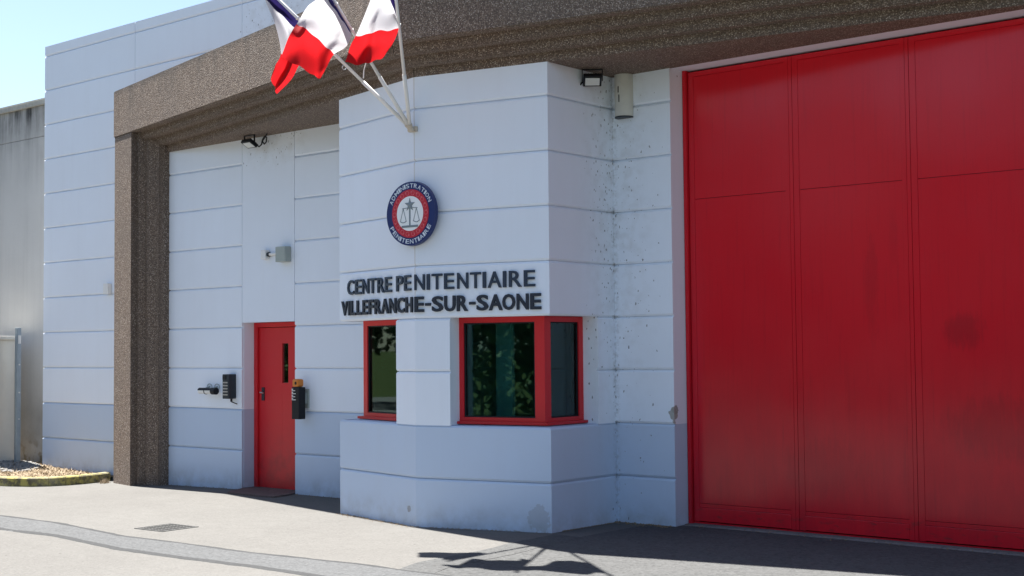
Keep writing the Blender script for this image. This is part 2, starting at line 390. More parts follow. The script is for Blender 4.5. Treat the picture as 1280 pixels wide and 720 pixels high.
# ragged left border of the grey patch
def ragged_y(name, x_of_y, wid, y0, y1, dz, mat, amp=.03, seed=3):
    n = int((y1-y0)/.05); vs = []; fs = []
    for i in range(n+1):
        y = y0+(y1-y0)*i/n; x = x_of_y(y) + amp*noise.noise((seed, y*2.1, 0))*1.3 + amp*.7*noise.noise((seed, y*9, 1))
        vs += [(x, y, gz(x)+dz), (x+wid, y, gz(x+wid)+dz)]
    for i in range(n): fs.append((2*i, 2*i+1, 2*i+3, 2*i+2))
    return poly(name, vs, fs, mat)
tag(ragged_y('grey_asphalt_edge', lambda y: interp(y, [5, 7, 7.6, 8.1, 8.75, 9.4], [-7.0, -7.14, -7.36, -7.36, -7.43, -7.5]), .35, 5.0, 9.4, .004, M['asphalt_grey']), kind='structure')
tag(ragged('asphalt_trench', TT, TB, .006, M['trench'], amp=.016), kind='structure')
for nm, base, w_, sd in (('upper', TT, .022, 1), ('lower', TB, .026, 8)):
    tag(ragged('bitumen_seam', [(x, y+.012+w_*.3) for x, y in base], [(x, y+.012-w_) for x, y in base], .008, M['bitumen'], amp=.016, seed=sd), kind='structure')
tag(ragged('gate_sill', [(-6.89, 10.78), (-2.6, 10.78)], [(-6.89, 10.60), (-2.6, 10.60)], .012, M['concrete_sill'], amp=.02, step=.08), kind='structure')
bm = bmesh.new()
pl = [(-13.15, 10.75), (-13.15, 10.48), (-13.02, 10.2), (-12.93, 10.06), (-12.8, 10.03), (-12.35, 10.01), (-12.07, 10.03), (-12.1, 10.25), (-12.19, 10.47), (-12.19, 10.75)]
prism(bm, pl, -.06, .008); tag(from_bm('door_slab', bm, M['slab']), kind='structure')

# planting bed with a kerb at the left
KP = [(-15.86, 10.40), (-15.79, 10.15), (-15.76, 9.9), (-15.79, 9.68), (-15.87, 9.48), (-16.05, 9.31), (-16.38, 9.18), (-16.9, 9.08), (-17.8, 9.02), (-18.8, 9.0), (-20.0, 9.0), (-22, 9.0), (-24, 9.0)]
def bedz(x, y): return -.005 + .045*noise.noise((x*1.1, y*1.1, 5)) + .09*math.exp(-((x+18.05)**2+(y-10.1)**2)/.35) + .02*(y-9.2)
vs = []; fs = []; nx, ny = 60, 16
for i in range(nx+1):
    for j in range(ny+1):
        x = -24 + (24-15.83)*i/nx; yl = interp(-x, [15.83, 15.9, 16.05, 16.38, 16.9, 17.8, 24], [10.0, 9.56, 9.36, 9.22, 9.12, 9.06, 9.04])
        y = yl + (10.70-yl)*j/ny; vs.append((x, y, bedz(x, y)))
for i in range(nx):
    for j in range(ny): fs.append((i*(ny+1)+j, (i+1)*(ny+1)+j, (i+1)*(ny+1)+j+1, i*(ny+1)+j+1))
tag(poly('planting_bed', vs, fs, M['soil'], smooth=True), kind='structure')

# ================================================================== THE BUILDING
YD = 10.46
BL = thing('prison_building', 'white panelled prison entrance building with brown concrete portal and projecting guard booth', 'building', (-8.94, 10.6, 0))
D = .03
def panel(P, Q, mP, mQ, z0, z1, bot=True, top=True, mat=None, parent=BL, name='wall_panel'):
    """one cast band of the facade, P->Q its outer face in plan, mP/mQ inward directions at its ends; slanted edges make the joints"""
    P, Q, mP, mQ = map(Vector, (P, Q, mP, mQ))
    lo = [(D+.004, z0+.004), (.013, z0+.004), (0, z0+.021)] if bot else [(D+.004, z0), (0, z0)]
    hi = [(0, z1-.021), (.013, z1-.004), (D+.004, z1-.004)] if top else [(0, z1), (D+.004, z1)]
    prof = lo+hi; n = len(prof)
    vs = [(*(P+mP*d), z) for d, z in prof] + [(*(Q+mQ*d), z) for d, z in prof]
    return poly(name, vs, [tuple(range(n)), tuple(range(2*n-1, n-1, -1))] + [(k, n+k, n+(k+1) % n, (k+1) % n) for k in range(n)], mat or M['wall'], parent)
J = [.457+.5*i for i in range(12)]                       # joint heights
rows = [(-.15, J[0])] + [(J[i], J[i+1]) for i in range(11)] + [(J[11], 6.10)]
IN = (0, 1)
def flat_rows(x0, x1, zmin, zmax):
    for z0, z1 in rows:
        a, b = max(z0, zmin), min(z1, zmax)
        if b-a < .03: continue
        panel((x0, YD), (x1, YD), IN, IN, a, b, bot=(a == z0 and z0 > 0), top=(b == z1 and z1 < 6.05))
flat_rows(-17.67, -15.434, -.15, 6.10)
flat_rows(-15.426, -13.169, -.15, 6.10)
panel((-13.161, YD), (-12.194, YD), IN, IN, 2.012, 4.4, bot=False, top=False)
flat_rows(-13.161, -11.0, 4.457, 6.10)
flat_rows(-12.186, -10.2, -.15, 4.457)
flat_rows(-10.992, -8.8, 4.457, 6.10); flat_rows(-8.792, -6.6, 4.457, 6.10); flat_rows(-6.592, -4.4, 4.457, 6.10); flat_rows(-4.392, -2.2, 4.457, 6.10)
flat_rows(-7.5565, -6.90, -.15, 4.30)
flat_rows(-2.60, 1.5, -.15, 4.457); flat_rows(-2.192, 1.5, 4.457, 6.10)
bm = bmesh.new(); YB0 = YD+D-.002
for x0, x1, z0, z1 in ((-17.655, -13.164, -.3, 6.085), (-13.164, -12.19, 2.016, 6.085), (-12.19, -10.2, -.3, 6.085), (-10.2, -7.62, 4.2, 6.085),
                       (-7.62, -6.904, -.3, 6.085), (-6.904, -2.596, 4.266, 6.085), (-2.596, 1.5, -.3, 6.085)):
    bbox(bm, x0, x1, YB0, 10.86, z0, z1)
bbox(bm, -17.655, -17.4, 10.86, 17, -.3, 6.085); bbox(bm, 1.25, 1.5, 10.86, 17, -.3, 6.085); bbox(bm, -17.4, 1.25, 16.75, 17, -.3, 6.085)
from_bm('wall', bm, M['wall'], BL)
box('roof', -17.4, 1.25, 10.86, 16.75, 5.7, 5.9, M['oldconc'], BL)

# ---- guard booth: a shallow prow
ALP = R(12.6); TA = math.tan(ALP)
AP = Vector((-8.94, 9.154)); LC = Vector((-10.325, 9.154+1.385*TA)); RC = Vector((-7.557, 9.154+1.383*TA))
LW = Vector((-10.325, YD)); RW = Vector((-7.557, YD))
nL, nA, nB, nR = Vector((-1, 0)), Vector((-math.sin(ALP), -math.cos(ALP))), Vector((math.sin(ALP), -math.cos(ALP))), Vector((1, 0))
dA, dB = Vector((math.cos(ALP), -math.sin(ALP))), Vector((math.cos(ALP), math.sin(ALP)))
def mit(a, b): return -(a+b)/(1+a.dot(b))
mL, mA, mR = mit(nL, nA), mit(nA, nB), mit(nB, nR)
segs = [(LW, LC, -nL, mL), (LC, AP, mL, mA), (AP, RC, mA, mR), (RC, RW, mR, -nR)]
for z0, z1 in ((-.15, J[0]), (J[0], J[1]), (J[3], J[4]), (J[4], J[5]), (J[5], J[6]), (J[6], J[7]), (J[7], 4.26)):
    for P, Q, a, b in segs:
        panel(P, Q, a, b, z0, z1, bot=z0 > 0, top=z1 < 4.2)
def inset(d): return [LC+mL*d, AP+mA*d, RC+mR*d, Vector((RW.x-d, 10.55)), Vector((LW.x+d, 10.55))]
bm = bmesh.new(); prism(bm, inset(D-.002), -.3, .94); prism(bm, inset(D-.002), 1.966, 4.30)
from_bm('booth_wall', bm, M['wall'], BL)
# sloping ledge under the windows
r_in = .26; vs = []; fs = []
ring = [(LW, -nL), (LC, mL), (AP, mA), (RC, mR), (RW, -nR)]
for P, m in ring:
    o1, i1 = P+m*.002, P+m*r_in; vs += [(*o1, .938), (*i1, .972), (*i1, .93), (*(P+m*.012), .93)]
for i in range(4):
    a, b = 4*i, 4*i+4; fs += [(a, b, b+1, a+1), (a+1, b+1, b+2, a+2), (a+2, b+2, b+3, a+3), (a+3, b+3, b, a)]
poly('ledge', vs, fs + [(0, 1, 2, 3), (16, 17, 18, 19)], M['grey_paint'], BL)
# pier between the two windows
sA, sB = -.338, .378; PA, PB = AP+dA*sA, AP+dB*sB
for z0, z1 in ((.950, J[2]), (J[2], J[3])):
    panel(PA, AP, -nA, mA, z0, z1, bot=z0 > 1, top=True); panel(AP, PB, mA, -nB, z0, z1, bot=z0 > 1, top=True)
bm = bmesh.new(); prism(bm, [PA-nA*.028+dA*.004, AP+mA*.028, PB-nB*.028-dB*.004, PB-nB*.28-dB*.004, PA-nA*.28+dA*.004], .945, 1.97)
from_bm('window_pier', bm, M['wall'], BL)
# side jamb walls of the booth
YJ = 10.185
for z0, z1 in ((.950, J[2]), (J[2], J[3])):
    panel((RC.x, YJ), RW, -nR, -nR, z0, z1, bot=z0 > 1); panel(LW, (LC.x, YJ), -nL, -nL, z0, z1, bot=z0 > 1)
box('booth_jamb', RC.x-.30, RC.x-.028, YJ+.004, 10.55, .945, 1.97, M['wall'], BL); box('booth_jamb', LC.x+.028, LC.x+.30, YJ+.004, 10.55, .945, 1.97, M['wall'], BL)
# dark room behind the glass
bm = bmesh.new()
bbox(bm, -10.2, -7.62, 10.9, 13.6, -.3, -.2); bbox(bm, -10.2, -7.62, 13.5, 13.6, -.2, 4.2); bbox(bm, -10.3, -10.2, 10.87, 13.6, -.3, 4.2); bbox(bm, -7.62, -7.52, 10.87, 13.6, -.3, 4.2); bbox(bm, -10.2, -7.62, 10.87, 13.6, 4.2, 4.3)
from_bm('booth_room', bm, M['room'], BL)
box('desk', -9.7, -8.0, 11.2, 11.8, .68, .74, M['charcoal'], BL)
box('blind', -8.62, -8.42, 9.95, 9.99, .97, 1.96, M['curtain'], BL)

# ---- windows
RW_ = .18; ZS, ZT = .978, 1.963
def seg_box(bm, P, Q, n, z0, z1, dep, off=0.0):
    """bar whose outer face runs P->Q in plan, going inwards (-n) by dep"""
    P, Q, n = Vector(P)+Vector(n)*off, Vector(Q)+Vector(n)*off, Vector(n); prism(bm, [P, Q, Q-n*dep, P-n*dep], z0, z1)
def corner_window(K, start, ns, nside, sgn, wpost, wend):
    """K outer corner of the frame, start: pier end on the front, ns front normal"""
    df = (start-K).normalized(); E = Vector((K.x, YJ+.012)); ds = (E-K).normalized()
    bm = bmesh.new()
    seg_box(bm, K, start, ns, ZT-.052, ZT, .07); seg_box(bm, K, start, ns, ZS, ZS+.05, .07)
    seg_box(bm, K+ds*.001, E, nside, ZT-.052, ZT-.001, .07); seg_box(bm, K+ds*.001, E, nside, ZS, ZS+.049, .07)
    seg_box(bm, start-df*.055, start, ns, ZS+.05, ZT-.052, .066); seg_box(bm, E-ds*wend, E, nside, ZS+.05, ZT-.052, .066)
    mk = mit(ns, nside); a = K+df*wpost; b = K+ds*wpost*.9
    prism(bm, [K, a, a-ns*.06, K+mk*.06, b-nside*.06, b], ZS+.05, ZT-.052)
    fr = from_bm('window', bm, M['red'], BL)
    for P, Q, n in ((K+df*wpost, start-df*.055, ns), (K+ds*wpost*.9, E-ds*wend, nside)):
        bm = bmesh.new(); seg_box(bm, P, Q, n, ZS+.05, ZT-.052, .012, -.03); from_bm('pane', bm, M['glass'], fr)
        bm = bmesh.new()                                            # black gasket
        u = (Q-P).normalized()
        for p0, p1, z0, z1 in ((P, P+u*.014, ZS+.05, ZT-.052), (Q-u*.014, Q, ZS+.05, ZT-.052), (P+u*.014, Q-u*.014, ZS+.05, ZS+.062), (P+u*.014, Q-u*.014, ZT-.064, ZT-.052)):
            seg_box(bm, p0, p1, n, z0, z1, .014, -.012)
        from_bm('gasket', bm, M['black'], fr)
    bm = bmesh.new(); mk2 = -mk
    o1 = K+mk2*.05; prism(bm, [o1, start+ns*.05+df*.0, start, K], ZS-.012, ZS+.012); prism(bm, [o1+Vector((0, .0)), K, E, E+nside*.05], ZS-.0125, ZS+.0115)
    from_bm('sill', bm, M['red'], fr)
    return fr
KR = RC + mR*RW_; KL = LC + mL*.19
corner_window(KR, AP+dB*(sB-.01)-nB*RW_, nB, nR, 1, .10, .075)
corner_window(KL, AP+dA*(sA+.01)-nA*.19, nA, nL, -1, .075, .07)

# ---- brown exposed-aggregate portal
STEP = [(0, 4.26), (0, 4.345), (.133, 4.345), (.133, 4.43), (.267, 4.43), (.267, 4.515), (.40, 4.515), (.40, 5.14)]
def tline(base, m, t): return base - m*t
def beam(b0, m0, y0, b1, m1, y1, name):
    vs = []; n = len(STEP)+2
    for b, m, yb in ((b0, m0, y0), (b1, m1, y1)):
        pts = [(*(b-m*t), z) for t, z in STEP]
        vs += pts + [(pts[-1][0] if False else b.x, yb, 5.14), (b.x, yb, 4.26)]
    fs = [tuple(range(n))[::-1], tuple(range(n, 2*n))] + [(i, (i+1) % n, n+(i+1) % n, n+i) for i in range(n)]
    bm = bmesh.new(); bv = [bm.verts.new(v) for v in vs]
    for f in fs: bm.faces.new([bv[i] for i in f])
    bv_set = {frozenset((bv[i], bv[n+i])) for i in range(1, len(STEP))}
    bmesh.ops.bevel(bm, geom=[e for e in bm.edges if frozenset(e.verts) in bv_set], offset=.011, segments=2, affect='EDGES')
    return from_bm(name, bm, M['agg'], BL)
GAP = .006
lend = AP + dA*(-6.697)                                    # left end on the t=0 line
beam(lend, -nA, 11.0, AP - dA*GAP, mA, 11.0, 'lintel')
rend = AP + dB*6.02
beam(AP + dB*GAP, mA, 10.478, rend, -nB, 10.479, 'lintel')
def onA(x, t): return (x, 9.154-(t+(x+8.94)*math.sin(ALP))/math.cos(ALP))
PP = [onA(-15.545, .394), onA(-14.965, .394), onA(-14.965, .305), onA(-14.905, .305), onA(-14.87, .213), onA(-14.815, .213), onA(-14.725, .12), onA(-14.665, .12), onA(-14.655, .02), (-14.655, 10.9), (-15.545, 10.9)]
bm = bmesh.new(); prism(bm, PP, -.3, 4.509); bmesh.ops.bevel(bm, geom=[e for e in bm.edges if abs(e.verts[0].co.z-e.verts[1].co.z) > 1], offset=.010, segments=2, affect='EDGES'); from_bm('pier', bm, M['agg'], BL)
bm = bmesh.new(); prism(bm, [(-17.88-x, y) for x, y in PP][::-1], -.3, 4.509); prism(bm, [(-3.1, 9.9), (-2.3, 10.1), (-2.3, 10.44), (-3.04, 10.44)], 4.514, 5.14); from_bm('pier', bm, M['agg'], BL)

# ---- red door
dw = bmesh.new()
bbox(dw, -13.160, -13.095, 10.640, 10.72, -.02, 2.012); bbox(dw, -12.255, -12.192, 10.640, 10.72, -.02, 2.012); bbox(dw, -13.095, -12.255, 10.641, 10.72, 1.955, 2.011)
fr = from_bm('door_frame', dw, M['red'], BL)
bm = bmesh.new()
bbox(bm, -13.088, -12.66, 10.665, 10.715, .005, 1.948); bbox(bm, -12.545, -12.262, 10.665, 10.715, .005, 1.948)
bbox(bm, -12.66, -12.545, 10.6655, 10.7145, .005, 1.28); bbox(bm, -12.66, -12.545, 10.6655, 10.7145, 1.755, 1.948)
door = from_bm('door', bm, M['red'], BL)
box('vision_pane', -12.66, -12.545, 10.685, 10.70, 1.28, 1.755, M['mirror_glass'], door)
box('pane_backing', -12.7, -12.5, 10.716, 10.74, 1.2, 1.8, M['pane_reflection'], door)  # pale sheet standing in for the reflection in the pane
bm = bmesh.new(); bbox(bm, -13.035, -12.985, 10.655, 10.666, 1.06, 1.22); from_bm('handle_plate', bm, M['charcoal'], door)
bm = bmesh.new(); tube(bm, (-13.01, 10.656, 1.16), (-13.01, 10.61, 1.16), .009); tube(bm, (-13.01, 10.612, 1.16), (-12.95, 10.612, 1.155), .009); from_bm('handle', bm, M['steel'], door)
bm = bmesh.new(); bbox(bm, -13.16, -12.19, 10.72, 10.86, -.2, 2.01); from_bm('door_backing', bm, M['darkvoid'], BL)

# ================================================================== RED GATE
YG = 10.70
GT = thing('folding_gate', 'tall red metal vehicle gate of wide flush leaves under the brown lintel', 'gate', (-4.75, YG, 0))
box('frame_post', -6.897, -6.862, YG-.03, YG+.08, .03, 4.262, M['gate'], GT)
box('frame_post', -2.64, -2.605, YG-.03, YG+.08, .03, 4.262, M['gate'], GT)
edges = [-6.855, -5.769, -4.679, -3.59, -2.65]
for i in range(4):
    x0, x1 = edges[i]+.003, edges[i+1]-.003; zb, zt = .055, 4.245
    bm = bmesh.new()
    bbox(bm, x0, x0+.055, YG, YG+.05, zb, zt); bbox(bm, x1-.075, x1-.034, YG, YG+.05, zb, zt); bbox(bm, x1-.0325, x1, YG+.003, YG+.05, zb, zt)
    bbox(bm, x0+.055, x1-.075, YG+.0005, YG+.05, 4.20, zt)
    lf = from_bm('gate_leaf', bm, M['gate'], GT)
    for z0, z1 in ((.225, 3.044), (3.048, 4.198)):
        box('sheet_panel', x0+.0562, x1-.0762, YG+.0025, YG+.045, z0, z1, M['gate'], lf, bev=.0012)
    box('kick_rail', x0+.0555, x1-.0755, YG-.004, YG+.045, .06, .185, M['gate'], lf, bev=.003)
    box('kick_rail', x0+.0555, x1-.0755, YG+.003, YG+.045, .187, .222, M['gate'], lf)
    bm = bmesh.new()
    for k in range(9):
        tube(bm, (x1-.088, YG+.008, 3.1+.105*k), (x1-.088, YG+.0035, 3.1+.105*k), .006, .004, 8)
    tag(from_bm('rivets', bm, M['gate'], lf), kind='stuff')
box('bottom_rail', -6.86, -2.64, YG+.012, YG+.06, .012, .05, M['gate'], GT)
box('gate_backing', -6.9, -2.6, YG+.06, YG+.1, -.1, 4.30, M['darkvoid'], GT)

# ================================================================== BOUNDARY WALL, LEFT
BW = thing('boundary_wall', 'tall grey concrete boundary wall with black rain streaks under its coping', 'wall', (-24, 10.75, 0))
for i, (x0, x1) in enumerate(((-21.2, -17.60), (-25.2, -21.21), (-29.2, -25.21), (-33.2, -29.21))):
    box('concrete_panel', x0, x1, 10.66, 10.9, -.3, 4.86, M['oldconc'], BW, bev=.006)
    box('concrete_panel', x0, x1, 10.662, 10.9, 4.865, 5.33, M['oldconc'], BW, bev=.006)
bm = bmesh.new(); prism(bm, [(-33.2, 10.62), (-17.62, 10.62), (-17.62, 10.94), (-33.2, 10.94)], 5.33, 5.43)
bmesh.ops.bevel(bm, geom=[e for e in bm.edges if min(v.co.z for v in e.verts) > 5.4], offset=.035, segments=2, affect='EDGES')
from_bm('coping', bm, M['coping'], BW)

# ================================================================== LETTERING AND EMBLEM
def glyph(ch, ext=.5, bold=.0, res=3):
    cu = bpy.data.curves.new('glyph', 'FONT'); cu.body = ch; cu.size = 1; cu.extrude = ext; cu.offset = bold; cu.resolution_u = res
    o = bpy.data.objects.new('glyph', cu); COL.objects.link(o)
    me = bpy.data.meshes.new_from_object(o.evaluated_get(bpy.context.evaluated_depsgraph_get()))
    bpy.data.objects.remove(o); bpy.data.curves.remove(cu); return me
GC = {}
def glyph_co(ch, bold):
    k = (ch, bold)
    if k not in GC:
        me = glyph(ch, .5, bold); GC[k] = ([v.co.copy() for v in me.vertices], [tuple(p.vertices) for p in me.polygons]); bpy.data.meshes.remove(me)
    return GC[k]
def fit_letter(name, ch, fn, u0, u1, v0, v1, dep, mat, parent, bold=.03):
    """glyph stretched to the box u0..u1, v0..v1; fn(u, v, w) gives the place, w from 0 at the wall to dep"""
    vs, fs = glyph_co(ch, bold)
    xs = [v.x for v in vs]; ys = [v.y for v in vs]; x0, x1, y0, y1 = min(xs), max(xs), min(ys), max(ys)
    out = [fn(u0+(v.x-x0)/(x1-x0)*(u1-u0), v0+(v.y-y0)/max(1e-6, y1-y0)*(v1-v0), (v.z+.5)*dep) for v in vs]
    me = bpy.data.meshes.new(name); me.from_pydata([tuple(p) for p in out], [], fs); me.update()
    return link(name, me, mat, parent)
def on_facet(d, n):
    def fn(u, v, w): p = AP + d*u + n*(w+.004); return (p.x, p.y, v)
    return fn
fA, fB = on_facet(dA, nA), on_facet(dB, nB)
L1 = [(-1.234, -1.107), (-1.078, -.96), (-.937, -.818), (-.808, -.682), (-.65, -.526), (-.51, -.394), (-.303, -.184), (-.163, -.051), (.004, .116), (.141, .171), (.195, .308), (.33, .435), (.471, .586), (.609, .721), (.742, .774), (.795, .935), (.953, .984), (1.015, 1.143), (1.168, 1.279)]
L2 = [(-1.352, -1.232), (-1.217, -1.184), (-1.168, -1.074), (-1.052, -.957), (-.935, -.848), (-.818, -.723), (-.705, -.588), (-.580, -.449), (-.435, -.312), (-.297, -.163), (-.142, -.025), (.004, .106), (.122, .18), (.195, .316), (.33, .448), (.465, .583), (.597, .660), (.675, .797), (.804, .944), (.945, 1.074), (1.092, 1.211), (1.231, 1.338)]
for txt, spans, z0, z1, lab, bd in (('CENTREPENITENTIAIRE', L1, 2.226, 2.375, 'dark raised capitals reading CENTRE PENITENTIAIRE on the white booth', .008), ('VILLEFRANCHE-SUR-SAONE', L2, 2.018, 2.165, 'heavier dark raised capitals reading VILLEFRANCHE-SUR-SAONE above the booth windows', .024)):
    T = thing('lettering', lab, 'sign', (-8.94, 9.14, z0))
    for ch, (a, b) in zip(txt, spans):
        f = fB if a > 0 else fA; v0, v1 = z0, z1
        if ch == '-': v0, v1 = z0+.058, z0+.084
        fit_letter('letter', ch, f, a, b, v0, v1, .018, M['letter'] if bd > .02 else M['letter_blue'], T, bd)

EM = thing('round_emblem', 'round blue, red and white emblem plaque with star and scales above the lettering', 'sign', (-8.935, 9.10, 2.955))
EC = Vector((-8.935, 9.122, 2.951)); er = R(3); eu = Vector((math.cos(er), math.sin(er), 0)); ew = Vector((math.sin(er), -math.cos(er), 0)); RE = .308
def ep(u, v, w): return EC + eu*u + Vector((0, 0, v)) + ew*w
def disc(bm, r, w0, w1, seg=72, bev=0):
    A = [bm.verts.new(ep(r*math.cos(t), r*math.sin(t), w0)) for t in (i*2*math.pi/seg for i in range(seg))]
    B = [bm.verts.new(ep((r-bev)*math.cos(t), (r-bev)*math.sin(t), w1)) for t in (i*2*math.pi/seg for i in range(seg))]
    bm.faces.new(A); bm.faces.new(B)
    for i in range(seg): bm.faces.new([A[i], A[(i+1) % seg], B[(i+1) % seg], B[i]])
bm = bmesh.new(); disc(bm, RE, -.012, .030, bev=.005); from_bm('disc', bm, M['blue'], EM)
bm = bmesh.new(); disc(bm, RE*.745, .028, .034); from_bm('red_ring', bm, M['emred'], EM)
bm = bmesh.new(); disc(bm, RE*.535, .032, .038); from_bm('white_centre', bm, M['emwhite'], EM)
bm = bmesh.new()
def flat_tube(bm, pts, wd, w, closed=False):
    n = len(pts)
    for i in range(n if closed else n-1):
        p, q = Vector(pts[i]), Vector(pts[(i+1) % n]); d = (q-p)
        if d.length < 1e-7: continue
        k = Vector((-d.y, d.x)).normalized()*wd/2
        a, b, c, e = p+k, q+k, q-k, p-k; lo, hi = w, w+.003
        vv = [bm.verts.new(ep(t.x, t.y, h)) for h in (lo, hi) for t in (a, b, c, e)]
        for f in ((4, 5, 6, 7), (0, 1, 5, 4), (1, 2, 6, 5), (2, 3, 7, 6), (3, 0, 4, 7)): bm.faces.new([vv[j] for j in f])
for i in range(18):
    t = i*2*math.pi/18; c = Vector((math.cos(t), math.sin(t)))*RE*.64; tg = Vector((-math.sin(t), math.cos(t)))
    flat_tube(bm, [c+Vector((math.cos(s), math.sin(s)))*.020 for s in (k*2*math.pi/12 for k in range(12))], .0036, .0335, True)
    flat_tube(bm, [c+tg*.020+Vector((math.cos(t), math.sin(t)))*.014*math.sin(s) + tg*.014*(s/3.14-.5) for s in (k*math.pi/6 for k in range(7))], .0036, .0335)
from_bm('ring_pattern', bm, M['empink'], EM)
bm = bmesh.new()
g_ = RE*.535
flat_tube(bm, [(0, .45*g_), (0, -.72*g_)], .016, .038); flat_tube(bm, [(-.62*g_, -.74*g_), (.62*g_, -.74*g_)], .020, .0385)
flat_tube(bm, [(-.58*g_, .30*g_), (0, .34*g_), (.58*g_, .30*g_)], .006, .0388)
for s in (-1, 1):
    c = s*.50*g_
    flat_tube(bm, [(c, .30*g_), (c-.22*g_, -.42*g_)], .0045, .038); flat_tube(bm, [(c, .30*g_), (c+.22*g_, -.42*g_)], .0045, .0382)
    flat_tube(bm, [(c-.24*g_+.48*g_*k/8, -.42*g_-.09*g_*math.sin(math.pi*k/8)) for k in range(9)], .007, .0385)
from_bm('scales', bm, M['emgrey'], EM)
bm = bmesh.new(); ctr = bm.verts.new(ep(0, .50*g_, .050)); st = []
for k in range(10):
    a = math.pi/2 + k*math.pi/5; rr = .42*g_ if k % 2 == 0 else .17*g_
    st.append(bm.verts.new(ep(rr*math.cos(a), .50*g_+rr*math.sin(a), .040)))
for k in range(10): bm.faces.new([ctr, st[k], st[(k+1) % 10]])
from_bm('star', bm, M['emgrey'], EM)
def arc_text(txt, r0, r1, a0, a1, top):
    n = len(txt); ws = [.45 if c == 'I' else (1.25 if c == 'M' else 1.0) for c in txt]; tot = sum(ws); acc = 0
    for c, wv in zip(txt, ws):
        mid = (acc+wv/2)/tot; acc += wv; ang = a0+(a1-a0)*mid; half = abs(a1-a0)/tot*wv*.40
        def fn(u, v, w_, ang=ang):
            if top: a, r = ang-u, v
            else: a, r = ang+u, r0+r1-v
            return ep(r*math.cos(a), r*math.sin(a), .0295+w_)
        fit_letter('letter', c, fn, -half, half, r0, r1, .003, M['emtext'], EM, .006)
arc_text('ADMINISTRATION', RE*.795, RE*.93, R(159), R(21), True)
arc_text('PENITENTIAIRE', RE*.795, RE*.93, R(205), R(335), False)

# ================================================================== FLAGS
PB0 = Vector((-8.94, 9.10, 3.768))
bk = thing('flagpole_bracket', 'small stained white bracket holding three flagpoles on the prow edge', 'bracket', (-8.94, 9.15, 3.76))
bm = bmesh.new(); bbox(bm, -8.985, -8.895, 9.13, 9.16, 3.735, 3.785, bev=.004); from_bm('back_plate', bm, M['rust'], bk)
dirs = [Vector((-.303, -.698, .649)), Vector((.112, -.747, .656)), Vector((.457, -.581, .673))]
for d in dirs:
    bm = bmesh.new(); tube(bm, PB0-d*.035, PB0+d*.05, .027, .024, 14); from_bm('socket', bm, M['rust'], bk)
GRD = [
 [[(403,53,0),(393,54,-.08),(396,60,-.03),(388,72,0),(376,80,.02),(366,99,.03),(348,119,.03)],
  [(372,24,0),(366,26,-.04),(360,27,-.01),(364,50,-.05),(362,76,.0),(354,92,.04),(345,111,.04)],
  [(342,-6,0),(337,-3,-.03),(332,0,0),(346,32,.03),(353,68,.02),(347,86,0),(341,102,.02)]],
 [[(442,41,0),(431,40,-.12),(441,45,.0),(434,60,.05),(420,71,.0),(411,88,.04),(403,101,.02)],
  [(421,6,0),(417,8,-.08),(424,20,.03),(409,36,-.05),(396,48,.05),(389,68,-.02),(384,90,.05)],
  [(400,-28,0),(397,-24,-.06),(406,-5,.0),(385,8,.06),(371,30,-.02),(362,48,.05),(351,71,0)]],
 [[(499.7,36,0),(503,44,-.08),(501,38,-.04),(495,18,.05),(499,37,.06),(492,56,.02),(481,72,.06)],
  [(495,-5,0),(490,2,-.08),(488,0,.02),(481,16,-.03),(473,42,.07),(468,62,.0),(462,82,.08)],
  [(491,-40,0),(481,-36,-.06),(474,-22,.03),(461,8,.06),(446,47,.0),(438,64,.06),(433,80,.02)]]]
def crom(ps, t):
    n = len(ps)-1; i = min(int(t*n), n-1); f = t*n-i
    p1, p2 = ps[i], ps[i+1]; p0 = ps[i-1] if i > 0 else p1*2-p2; p3 = ps[i+2] if i+2 <= n else p2*2-p1
    return .5*((2*p1)+(p2-p0)*f+(2*p0-5*p1+4*p2-p3)*f*f+(3*p1-p0-3*p2+p3)*f*f*f)
labs = ['tricolour flag on the pole leaning away from the red gate, mostly behind another flag', 'tricolour flag on the middle pole of the fan, showing white and red folds', 'tricolour flag on the pole leaning towards the red gate, draped red corner down']
